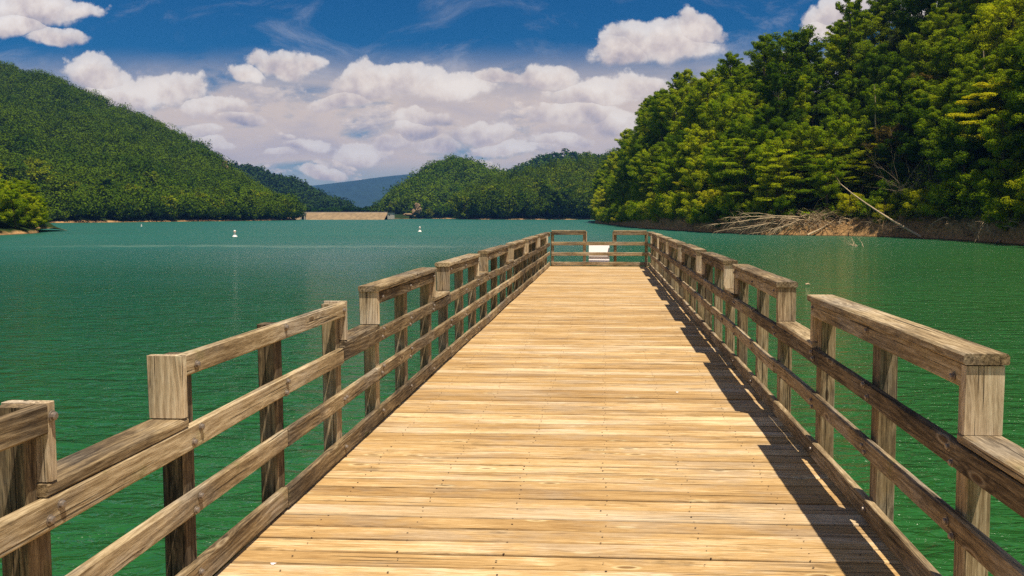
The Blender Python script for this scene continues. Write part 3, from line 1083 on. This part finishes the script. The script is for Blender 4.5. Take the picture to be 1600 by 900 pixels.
def log(p, q, r_, label, twigs=5, cat='log', mat='driftwood', nm='bare_trunk'):
    mb = MB()
    e = q - p
    pts_ = [e * (i / 6) + Vector((0, 0, math.sin(i / 6 * math.pi) * -.03 * e.length)) + Vector((r1.uniform(-.06, .06),) * 3) for i in range(7)]
    mb.tube(pts_, [r_ * (1 - .72 * i / 6) for i in range(7)], 7)
    for j in range(twigs):
        i = r1.randint(2, 6)
        branchy(mb, pts_[i], e.normalized() + Vector((r1.uniform(-.8, .8), r1.uniform(-.8, .8), r1.uniform(-.3, .9))), r1.uniform(.8, 2.0), .04, r1, 1, 0, 4, .7, 3)
    o = link(nm, mb.mesh('log', True), M[mat], None, p)
    tag(o, label, cat)
    return o


log(at(1441, 371, 150), at(1314, 288, 163), .27, 'long bare pale trunk leaning from the waterline up into the trees', 7)
log(at(1262, 367, 168), at(1305, 343, 170), .24, 'short pale log propped against the root mass', 2)
log(wpt(1300, 366) + Vector((0, 1.5, .6)), wpt(1322, 377) + Vector((0, 0, .15)), .12, 'thin bare branch slanting into the water right of the short log', 3, 'branch')
log(wpt(1562, 381) + Vector((0, 1, .1)), at(1575, 362, 128), .18, 'curved pale log at the waterline near the right edge', 2)
base = wpt(1350, 386)
mb = MB()
for tx, ty in ((1318, 372), (1330, 378), (1340, 368), (1357, 388), (1325, 384), (1350, 372)):
    e = at(tx, ty, base.y + 6) - base
    branchy(mb, Vector((r1.uniform(-.8, .2), r1.uniform(0, 4), 0)), e, max(1.5, e.length * .5), .05, r1, 1, .1, 4, .6, 4)
dead_thing('drowned_branch', base, [('twigs', mb.mesh('t', True), 'driftwood')], 'bare drowned branch poking out of the water off the bank', 'branch')


def dead_bush(px, py, Y, n, L, mat, label, upd=.6, width=2.0, group=None):
    base = at(px, py, Y)
    mb = MB()
    for j in range(n):
        d = Vector((r1.uniform(-1, 1), r1.uniform(-.8, .5), r1.uniform(-.2, 1) * upd + .2))
        branchy(mb, Vector((r1.uniform(-width, width), r1.uniform(-1, 1), r1.uniform(-.5, .5))), d, L * r1.uniform(.6, 1.2), .065, r1, 2, -.05, 4, .8, 4)
    return dead_thing('dead_shrub', base, [('bare_branches', mb.mesh('b', True), mat)], label, 'dead shrub', group)


dead_bush(1420, 305, 157, 13, 8, 'bark_pale', 'tall tangle of bare grey brown branches beneath the brown leaved tree', 1.3, 2.5)
dead_bush(1455, 355, 150, 10, 4, 'bark_pale', 'bare grey brush at the foot of the bank left of the gully', .6, 2.0)
dead_bush(1585, 374, 124, 14, 3.0, 'bark_pale', 'pile of dead grey branches at the waterline on the right edge', .4, 2.0)
dead_bush(1385, 360, 155, 12, 4, 'root', 'brown brush hanging over the bank behind the leaning bare trunk', .5, 3.0)
dead_bush(1340, 352, 165, 8, 4, 'root', 'brown brush on the bank right of the sandy mound', .5, 2.5)
dead_bush(1120, 350, 200, 9, 4.5, 'root', 'brown brush on the bank left of the fallen bleached tree', .5, 3.0)
dead_bush(1500, 345, 145, 8, 3.5, 'root', 'brown roots hanging in the bare gully at the right', .2, 2.5)
dead_bush(1080, 355, 212, 8, 4, 'root', 'brown brush at the waterline over the right end of the dock rail', .4, 3.0)
for i, (px, py, Y) in enumerate(((1235, 352, 172), (1255, 340, 174), (1300, 340, 168), (1225, 362, 170), (1405, 362, 157), (1475, 366, 146), (1530, 368, 134), (1170, 352, 180), (1040, 350, 238))):
    dead_bush(px, py, Y, 7, 3.2, ('root', 'driftwood')[i % 2], 'clump of tangled dead twigs and roots along the eroded edge of the right bank', .35, 2.4, 'twig clumps along the right bank')
for px in range(1092, 1600, 21):
    q_ = bank_at(px, .014)
    base = q_ + Vector((0, -.6, .2))
    mb = MB()
    for j in range(9):
        dv = Vector((r1.uniform(-1, 1), r1.uniform(-1, .2), r1.uniform(-.3, .7)))
        branchy(mb, Vector((r1.uniform(-2, 2), r1.uniform(-.3, 2), r1.uniform(.1, 1.8))), dv, r1.uniform(1.2, 3.0), r1.uniform(.04, .09), r1, 1, -.5, 4, .8, 5)
    dead_thing('dead_shrub', base, [('bare_branches', mb.mesh('b', True), r1.choice(['root', 'root', 'driftwood', 'bark_pale']))],
               'clump of tangled dead twigs and roots along the eroded edge of the right bank', 'dead shrub', 'twig clumps along the right bank')
# pale standing snags
for px, py0, py1, t, lab in ((1372, 205, 118, .4, 'pale yellow dead trunk standing in the wood right of the tallest tree'),
                             (1543, 115, 45, .5, 'pale dead trunk standing high at the right of the photo')):
    p = bank_at(px, t)
    b, c_ = at(px, py0 + 40, p.y - 14), at(px + 1, py1, p.y - 14)
    o = log(Vector((b.x, b.y, b.z - 8)), c_ - Vector((.7, 0, 4)), .30, lab, 9, 'dead tree', 'driftwood', 'standing_snag')

# ------------------------------------------------------------------ dam, tower, hut, rocks
M['riprap'] = simple_mat('riprap', (.27, .19, .105), .95, .8, .25, 0, .7)
M['concrete'] = simple_mat('concrete', (.48, .42, .36), .85, .2, .3)
M['darkopen'] = simple_mat('dark_opening', (.02, .02, .02), .8)
Yd = 735.0
xl, xr = at(450, 340, Yd).x, at(606, 340, Yd).x
topz = CAMZ + (VPY - 332.4) / F * Yd
mb = MB()
nX = 60
for i in range(nX):
    x0 = xl + (xr - xl) * i / (nX - 1)
    j = [random.uniform(-.25, .25) for _ in range(4)]
    mb.V += [(x0, Yd - 15, -1), (x0, Yd - 8 + j[0], topz * .35 + j[1]), (x0, Yd - 3 + j[2], topz * .7 + j[3]), (x0, Yd, topz), (x0, Yd + 6, topz), (x0, Yd + 26, -1)]
for i in range(nX - 1):
    for k in range(5):
        mb.F.append((i * 6 + k, (i + 1) * 6 + k, (i + 1) * 6 + k + 1, i * 6 + k + 1))
dam = empty('dam', (0, 0, 0))
tag(dam, 'long low tan rockfill dam closing the lake between two hills', 'dam')
link('embankment', mb.mesh('embankment'), M['riprap'], dam)
mb = MB()
mb.box(((xl + xr) / 2, Yd + 1, topz + .35), (xr - xl, .3, .7))
link('parapet', mb.mesh('parapet'), M['concrete'], dam)


def tower(px, w, h, label, z0=0, Y=Yd - 14):
    x = at(px, 340, Y).x
    o = empty('intake_tower', (x, Y, z0))
    tag(o, label, 'tower')
    mb = MB()
    for sx in (-1, 1):
        for sy in (-1, 1):
            mb.box((sx * w * .38, sy * w * .38, h * .35 - 1), (w * .16, w * .16, h * .7 + 2))
    link('legs', mb.mesh('legs'), M['concrete'], o)
    mb = MB()
    mb.box((0, 0, h * .80), (w, w, h * .22))
    mb.box((0, 0, h * .93), (w * 1.25, w * 1.25, h * .05))
    link('control_house', mb.mesh('house'), M['concrete'], o)
    mb = MB()
    mb.box((0, 0, h * .34), (w * .55, w * .55, h * .66))
    link('shaft', mb.mesh('shaft'), M['darkopen'], o)
    return o


tower(474, 4.2, 6.6, 'small concrete intake tower standing in front of the dam at its left end')
o = empty('gatehouse', (at(611, 340, 725).x, 725, 1.2))
tag(o, 'small pale gatehouse at the right end of the dam', 'building')
mb = MB()
mb.box((0, 0, 2.2), (5.5, 4, 6.0))
link('wall', mb.mesh('wall'), M['concrete'], o)
mb = MB()
mb.box((0, 0, 5.35), (6.6, 5, .35))
link('roof', mb.mesh('roof'), M['darkopen'], o)
mb = MB()
mb.box((-1, -2.02, 3.2), (1.2, .1, 1.2))
link('window', mb.mesh('window'), M['darkopen'], o)
# low wooded ground behind the dam
land = Hill('ground_behind_dam', shore_pts([(420, 800), (530, 800), (640, 850)]), ridge_pts([(420, 333, 1250), (530, 333, 1250), (640, 330, 1250)]),
            [(0, 0), (.3, .9), (1, 1)], n=20, m=8, rough=.3, seed=71)
forest_mass('forest', land, 420, (3, 6), (4, 7), 'leaf_far', tmin=.3, quads=90, leaf=1.6, seed=9)


def rock(px, py, Y, w, h, label):
    r_ = np.random.default_rng(px)
    p = at(px, py, Y)
    mb = MB()
    for k in range(7):
        n = 12
        V = r_.normal(size=(n, 3))
        V /= np.linalg.norm(V, axis=1, keepdims=True)
        c = np.array([r_.uniform(-.35, .35) * w, r_.uniform(-.1, .1) * w, r_.uniform(-.3, .4) * h])
        import bmesh
        bm = bmesh.new()
        for v in V:
            bm.verts.new(tuple(v * np.array([w * .28, w * .2, h * .33]) + c))
        bmesh.ops.convex_hull(bm, input=bm.verts)
        bm.verts.ensure_lookup_table()
        ids = {v: i for i, v in enumerate(bm.verts)}
        mb.add([tuple(v.co) for v in bm.verts], [tuple(ids[v] for v in f.verts) for f in bm.faces])
        bm.free()
    o = link('rock_outcrop', mb.mesh('rock'), M['rock'], None, p)
    tag(o, label, 'rock')


rock(651, 327, 890, 11, 11, 'largest tan rock face low on the flank of the centre hill')
rock(612, 322, 925, 5, 8, 'small rock face on the left flank of the centre hill')
rock(640, 336, 888, 16, 3, 'rock ledge at the waterline under the centre hill')
rock(304, 245, 770, 9, 5, 'pale rock showing near the ridge of the left hill')
rock(352, 262, 745, 8, 12, 'rocky strip on the right shoulder of the left hill')

# ------------------------------------------------------------------ buoys and small floating things
proto = None
for px, py, sc, lab in ((367, 370, 1.0, 'white regulatory buoy floating nearest, at the left of the lake'),
                        (656, 362, 1.0, 'white buoy floating farther out, left of the dock end'),
                        (221, 353.5, .6, 'tiny white buoy far off before the left hill shore')):
    p = wpt(px, py)
    o = empty('buoy', p)
    o.scale = (sc, sc, sc)
    tag(o, lab, 'buoy', 'buoys on the lake')
    if proto is None:
        mb = MB()
        mb.lathe([(.10, -.45), (.45, -.30), (.50, -.05), (.46, .12), (.30, .24), (.24, .34)])
        a_ = mb.mesh('float', True)
        mb = MB()
        mb.lathe([(.23, .34), (.22, 1.16), (.17, 1.27), (.06, 1.30)])
        b_ = mb.mesh('column', True)
        mb = MB()
        mb.lathe([(.232, .92), (.236, .94), (.236, 1.02), (.230, 1.04)])
        c_ = mb.mesh('band', True)
        proto = (a_, b_, c_)
    link('float', proto[0], M['buoy'], o)
    link('column', proto[1], M['buoy'], o)
    link('band', proto[2], M['buoyband'], o)
# a scrap of driftwood right of the railing
mb = MB()
mb.tube([(-.14, 0, .02), (0, .02, .05), (.13, -.02, .03)], [.05, .07, .03], 6)
branchy(mb, Vector((.0, 0, .05)), (0.2, 0, 1), .25, .015, r1, 0)
tag(link('driftwood', mb.mesh('dw', True), M['driftwood'], None, wpt(1262, 445)), 'small brown piece of driftwood floating right of the pier', 'driftwood')

# ------------------------------------------------------------------ the pier
XL, XR = -1.626, 1.283
YE = 24.05
rp = random.Random(3)


def timber_mesh(L, w, h, seed, ch=.006, seg=.35, warp=.003):
    """chamfered stick with worn, slightly wavy edges; length on local X, centred"""
    r_ = random.Random(seed)
    n = max(2, int(L / seg) + 1)
    V, Fc = [], []
    ph = [r_.uniform(0, 6.28) for _ in range(4)]
    for i in range(n):
        x = -L / 2 + L * i / (n - 1)
        oy = warp * math.sin(x * 1.7 + ph[0]) + r_.uniform(-1, 1) * warp * .25
        oz = warp * math.sin(x * 1.3 + ph[1]) + r_.uniform(-1, 1) * warp * .25
        c = [ch * r_.uniform(.5, 1.6) for _ in range(4)]
        y, z = w / 2, h / 2
        ring = [(-y + c[0], -z), (y - c[1], -z), (y, -z + c[1]), (y, z - c[2]), (y - c[2], z), (-y + c[3], z), (-y, z - c[3]), (-y, -z + c[0])]
        V += [(x, a + oy, b + oz) for a, b in ring]
    for i in range(n - 1):
        for k in range(8):
            k2 = (k + 1) % 8
            Fc.append((i * 8 + k, (i + 1) * 8 + k, (i + 1) * 8 + k2, i * 8 + k2))
    Fc.append(tuple(range(8)))
    Fc.append(tuple((n - 1) * 8 + k for k in range(7, -1, -1)))
    return V, Fc


seedc = [100]
WM = {}


def timber(name, a, b, w, h, mat, parent, up=None):
    """stick from a to b (world); w sideways, h in the direction nearest to 'up'"""
    a, b = Vector(a), Vector(b)
    seedc[0] += 1
    V, Fc = timber_mesh((b - a).length, w, h, seedc[0])
    o = link(name, mesh_np(name, np.array(V), Fc), M[mat], parent)
    x = (b - a).normalized()
    z = Vector(up) if up else Vector((0, 0, 1))
    y = z.cross(x).normalized()
    z = x.cross(y)
    m4 = Matrix((x, y, z)).transposed().to_4x4()
    m4.translation = (a + b) / 2
    base = Vector(parent.location) if parent and parent.parent is None else Vector((0, 0, 0))
    o.matrix_basis = Matrix.Translation(-base) @ m4
    WM[o.name] = m4
    return o


mb = MB()
mb.lathe([(.017, 0), (.017, .003), (.012, .0035), (.012, .011), (.008, .014)], n=10)
BOLT = mb.mesh('bolt')


def bolt(rail, world, normal):
    o = link('bolt', BOLT, M['bolt'], rail)
    q = Vector(normal).to_track_quat('Z', 'Y').to_matrix().to_4x4()
    q.translation = Vector(world)
    o.matrix_basis = WM[rail.name].inverted() @ q
    return o


# deck: boards laid across, one sheet
deck = empty('pier_deck', ((XL + XR) / 2, YE / 2, DECK))
tag(deck, 'long sunlit pier deck of tan boards laid crosswise', 'pier')
V, Fc, RN, EV = [], [], [], []
y = -1.2
bi = 0
ox, oy_ = deck.location.x, deck.location.y
while y < YE + .10:
    w = .138 + rp.uniform(-.002, .002)
    gap = rp.choice([.003, .004, .005, .007, .010])
    L = XR - XL + .06
    Vb, Fb = timber_mesh(L, w, .038, 9000 + bi, ch=.005, seg=.15, warp=.0022)
    rz = rp.uniform(-.0012, .0012)
    dz = rp.uniform(-.0022, .0022)
    ty = rp.uniform(-.012, .012)
    o0 = len(V)
    for v in Vb:
        V.append((v[0] + rp.uniform(-.0, .0), (y + w / 2 - oy_) + v[1] + v[0] * rz, v[2] - .019 - .002 + dz + v[1] * ty))
    Fc += [tuple(i + o0 for i in f) for f in Fb]
    RN += [rp.random()] * len(Vb)
    EV += [v[1] / (w / 2) for v in Vb]
    y += w + gap
    bi += 1
dm = mesh_np('deck_boards', np.array(V), Fc, False, {'rnd': ('POINT', RN), 'across': ('POINT', EV)})
link('deck_boards', dm, M['deck'], deck)
# nails over the joists
mb = MB()
for jx in (-1.40, -.93, -.47, 0.0, .46, .92, 1.15):
    y = -1.2
    while y < 15:
        for dy in (.03, .108):
            if rp.random() < .9:
                cx, cy_ = jx + rp.uniform(-.02, .02), y + dy + rp.uniform(-.008, .008)
                r_ = rp.uniform(.0035, .006)
                mb.add([(cx + r_ * math.cos(k) - ox, cy_ + r_ * math.sin(k) - oy_, .0018) for k in (0, 1.05, 2.1, 3.14, 4.19, 5.24)], [(0, 1, 2, 3, 4, 5)])
        y += .1425
tag(link('nails', mb.mesh('nails'), M['nail'], deck), kind='stuff')
# joists, beams and piles underneath
for jx in (-1.75, -1.1, -.4, .3, 1.0, 1.42):
    timber('joist', (jx, -1.2, DECK - .14), (jx, YE + .1, DECK - .14), .05, .19, 'pile', deck)
for py_ in np.arange(0.5, YE + 1, 3.9):
    timber('beam', (XL - .35, py_, DECK - .34), (XR + .35, py_, DECK - .34), .14, .2, 'pile', deck)
    for px_ in (XL - .05, XR + .05):
        mbp = MB()
        mbp.lathe([(.15, -3.4), (.14, -.44)], n=12)
        link('pile', mbp.mesh('pile', True), M['pile'], deck, (px_ - ox, py_ - oy_, 0))

LP = [-.1, .75, 1.6, 2.37, 3.21, 4.12, 5.03, 5.90, 6.75, 7.66, 8.52, 9.45, 10.38, 11.35, 12.4, 13.5, 14.5, 15.5, 16.4, 17.3, 18.3, 19.4, 20.4, 21.4, 22.4, 23.2]
RP_ = [-.1, .9, 1.95, 2.98, 3.96, 4.97, 6.10, 7.02, 7.98, 8.79, 9.7, 10.6, 11.45, 12.4, 13.4, 14.3, 15.2, 16.2, 17.1, 18.0, 19.0, 19.9, 20.9, 21.8, 22.7, 23.3]
LS = [(-.3, 2.40, 0), (3.10, 5.10, 0), (5.79, 7.76, 1), (8.41, 10.45, 1), (11.24, 13.6, 1), (14.38, 16.5, 1), (17.2, 19.5, 1), (20.28, 22.5, 1), (23.05, 24.0, 1)]
RS = [(-.3, 2.02, 1), (2.88, 5.05, 1), (5.99, 8.06, 1), (8.68, 10.7, 1), (11.33, 13.5, 1), (14.17, 16.3, 1), (16.98, 19.1, 1), (19.78, 21.9, 1), (22.6, 24.0, 1)]
T2 = .038


def fixz(X, z):
    if z < .5:
        return z
    d = pdir(VPX + F * X / z, VPY + F * .7 / z)
    return X * d.y / d.x


LP = [fixz(XL, z) for z in LP]
RP_ = [fixz(XR, z) for z in RP_]
LS = [(fixz(XL, a), fixz(XL, b) if b < 23.5 else b, c) for a, b, c in LS]
RS = [(fixz(XR, a), fixz(XR, b) if b < 23.5 else b, c) for a, b, c in RS]


def railing(side, X, posts, secs, label, tops):
    """side -1 left, +1 right; X is the inner face of rails"""
    ro = empty('wooden_railing', (X, YE / 2, DECK))
    tag(ro, label, 'railing')
    s = side
    hz = lambda v: DECK + v
    ymax = YE
    in_high = lambda y_: any(a - .03 <= y_ <= b + .03 for a, b, c in secs)
    jit = {}

    def J(y_):
        k = round(y_, 2)
        if k not in jit:
            jit[k] = (rp.uniform(-.010, .010), rp.uniform(-.007, .007))
        return jit[k]
    for y_ in posts:
        capd = [c for a, b, c in secs if a - .03 <= y_ <= b + .03]
        top = (tops[0] if capd[0] else tops[0] - .008) if capd else .700
        xc = X + s * (T2 + .046 + rp.uniform(0, .004))
        timber('post', (xc, y_, DECK - .55), (xc + rp.uniform(-.004, .004), y_ + rp.uniform(-.006, .006), hz(top)), .089 if rp.random() < .8 else .094, .092, 'rail', ro, up=(1, 0, 0))
    # long members, spliced at posts
    for nm, z0, z1, st in (('curb_board', .022, .128, 5), ('lower_rail', .335, .428, 4), ('middle_rail', .606, .703, 4)):
        i = 0
        first = {'curb_board': 5, 'lower_rail': 5, 'middle_rail': 6}[nm] + (1 if s > 0 else 0)
        ys = [posts[0] - .2] + [posts[k] for k in range(first, len(posts) - 2, st)] + [ymax - .01]
        for k in range(len(ys) - 1):
            a, b = ys[k] + .0015, ys[k + 1] - .0015
            ja = rp.uniform(-.007, .007)
            jb = rp.uniform(-.007, .007)
            jx = rp.uniform(0, .006)
            xm = X + s * (T2 / 2 + jx * .5)
            if nm == 'curb_board':
                xm += s * .004
            seg = timber(nm, (xm, a, hz((z0 + z1) / 2 + ja)), (xm, b, hz((z0 + z1) / 2 + jb)), T2, z1 - z0, 'rail', ro)
            if nm != 'curb_board' or True:
                for y_ in posts:
                    if a < y_ < b and y_ > 1.2 and y_ < 16:
                        for dd in ((-.018, .018) if nm != 'curb_board' else (.0,)):
                            zz = (z0 + z1) / 2 + ja + (jb - ja) * (y_ - a) / (b - a) + rp.uniform(-.02, .02) + dd
                            bolt(seg, (xm - s * (T2 / 2 + .0005), y_ + dd * 1.2 + rp.uniform(-.012, .012), hz(zz)), (-s, 0, 0))
    # raised sections
    for (a, b, c) in secs:
        zt = tops[0] + rp.uniform(-.006, .006)
        xm = X + s * T2 / 2
        last = b > 23.5
        seg = timber('top_rail', (xm, a + .040, hz(zt - .045)), (xm, b - (.040 if not last else 0), hz(zt - .045 + rp.uniform(-.004, .004))), T2, .088, 'rail', ro)
        for y_ in posts:
            if a < y_ < b and 1.2 < y_ < 16:
                bolt(seg, (xm - s * (T2 / 2 + .0005), y_ + rp.uniform(-.01, .01), hz(zt - .045 + rp.uniform(-.015, .015))), (-s, 0, 0))
        zb = .744
        xe = X + s * (.0725 - .003)
        for ye in ([a + .0195] if last else [a + .0195, b - .0195]):
            timber('end_board', (xe, ye, hz(zb + .001)), (xe, ye, hz(zt - .001)), .140 if c else .142, T2, 'end_wood', ro, up=(0, 1, 0)) if ye > .3 else None
        if c:
            cap = timber('cap_board', (X + s * .066, a - .012, hz(zt + .0215)), (X + s * .066, b + (.012 if not last else -.0), hz(zt + .0215)), .160, .040, 'rail', ro)
    # low plates between the raised sections
    ends = sorted(secs)
    for k in range(len(ends) - 1):
        a, b = ends[k][1] - .045, ends[k + 1][0] + .045
        timber('sill_plate', (X + s * .071, a, hz(.723)), (X + s * .071, b, hz(.723)), .140, .038, 'rail', ro)
    return ro


railing(-1, XL, LP, LS, 'weathered wooden railing along the left side of the pier, its inner face sunlit', (.985,))
railing(1, XR, RP_, RS, 'weathered wooden railing along the right side of the pier, shading the deck', (1.0,))

# end railing
er = empty('wooden_railing', ((XL + XR) / 2, YE, DECK))
tag(er, 'short wooden railing across the far end of the pier', 'railing')
yi = YE
for x in (-1.57, -.610, .305, 1.235):
    hi = 1.03
    timber('post', (x, yi + T2 + .048, DECK - .5), (x, yi + T2 + .048, DECK + hi), .09, .09, 'rail', er, up=(1, 0, 0))
timber('middle_rail', (XL + .04, yi + T2 / 2, DECK + .675), (XR - .002, yi + T2 / 2, DECK + .68), T2, .105, 'rail', er)
timber('lower_rail', (XL + .04, yi + T2 / 2, DECK + .365), (XR - .002, yi + T2 / 2, DECK + .37), T2, .105, 'rail', er)
timber('curb_board', (XL + .04, yi + T2 / 2, DECK + .075), (XR - .002, yi + T2 / 2, DECK + .075), T2, .11, 'rail', er)
for a, b in ((XL + .04, -.575), (.27, XR - .04)):
    timber('top_rail', (a, yi + T2 / 2, DECK + .985), (b, yi + T2 / 2, DECK + .985), T2, .095, 'rail', er)
    timber('cap_board', (a - (.0 if a < 0 else .01), yi + .066, DECK + 1.055), (b + (.01 if a < 0 else 0), yi + .066, DECK + 1.055), .14, .038, 'rail', er)
for x in (-.552, .247):
    timber('end_board', (x, yi + .068, DECK + .73), (x, yi + .068, DECK + 1.034), .14, T2, 'rail', er, up=(1, 0, 0))

# white board hung behind the end railing
mb = MB()
mb.box((0, 0, 0), (.615, .012, .56))
sg = empty('blank_sign', (-.17, yi + .19, DECK + .375))
sg.rotation_euler.x = R(-24)
tag(sg, 'blank white board fixed behind the rails in the opening of the far railing', 'sign')
link('panel', mb.mesh('panel'), M['sign'], sg)
mb = MB()
for px_ in (-.27, .27):
    mb.box((px_, .0185, 0.0), (.03, .022, .5))
link('bracket', mb.mesh('bracket'), M['rail'], sg)
# pale leaf or droppings on the deck
for i, (px, py) in enumerate(((427, 881), (1058, 613))):
    p = at(px, py, 1)
    k = (DECK - CAMZ) / (p.z - CAMZ)
    mb = MB()
    mb.add([(.014 * math.cos(a_) * (1 + .3 * math.sin(3 * a_)), .009 * math.sin(a_), .001 + .002 * math.cos(2 * a_)) for a_ in [j * math.pi / 5 for j in range(10)]] + [(0, 0, .005)],
           [(j, (j + 1) % 10, 10) for j in range(10)])
    o = link('pale_chip', mb.mesh('chip'), M['sign'], None, Vector((p.x * k, k, DECK + .001)))
    tag(o, ('small white chip lying on the deck near the lower left corner', 'tiny white chip lying on the deck near the shadow at the right')[i], 'debris')

# ------------------------------------------------------------------ air
mh = bpy.data.materials.new('haze')
mh.use_nodes = True
mh.node_tree.nodes.clear()
g = G(mh.node_tree)
vol = g.node('ShaderNodeVolumePrincipled', {'Color': (.13, .36, 1.0), 'Density': .00008, 'Anisotropy': .0})
oo = g.n.new('ShaderNodeOutputMaterial')
g.l.new(vol, oo.inputs['Volume'])
mb = MB()
mb.box((0, 3900, 330), (15000, 8600, 720))
hz_ = link('haze', mb.mesh('haze'), mh)
tag(hz_, kind='stuff')
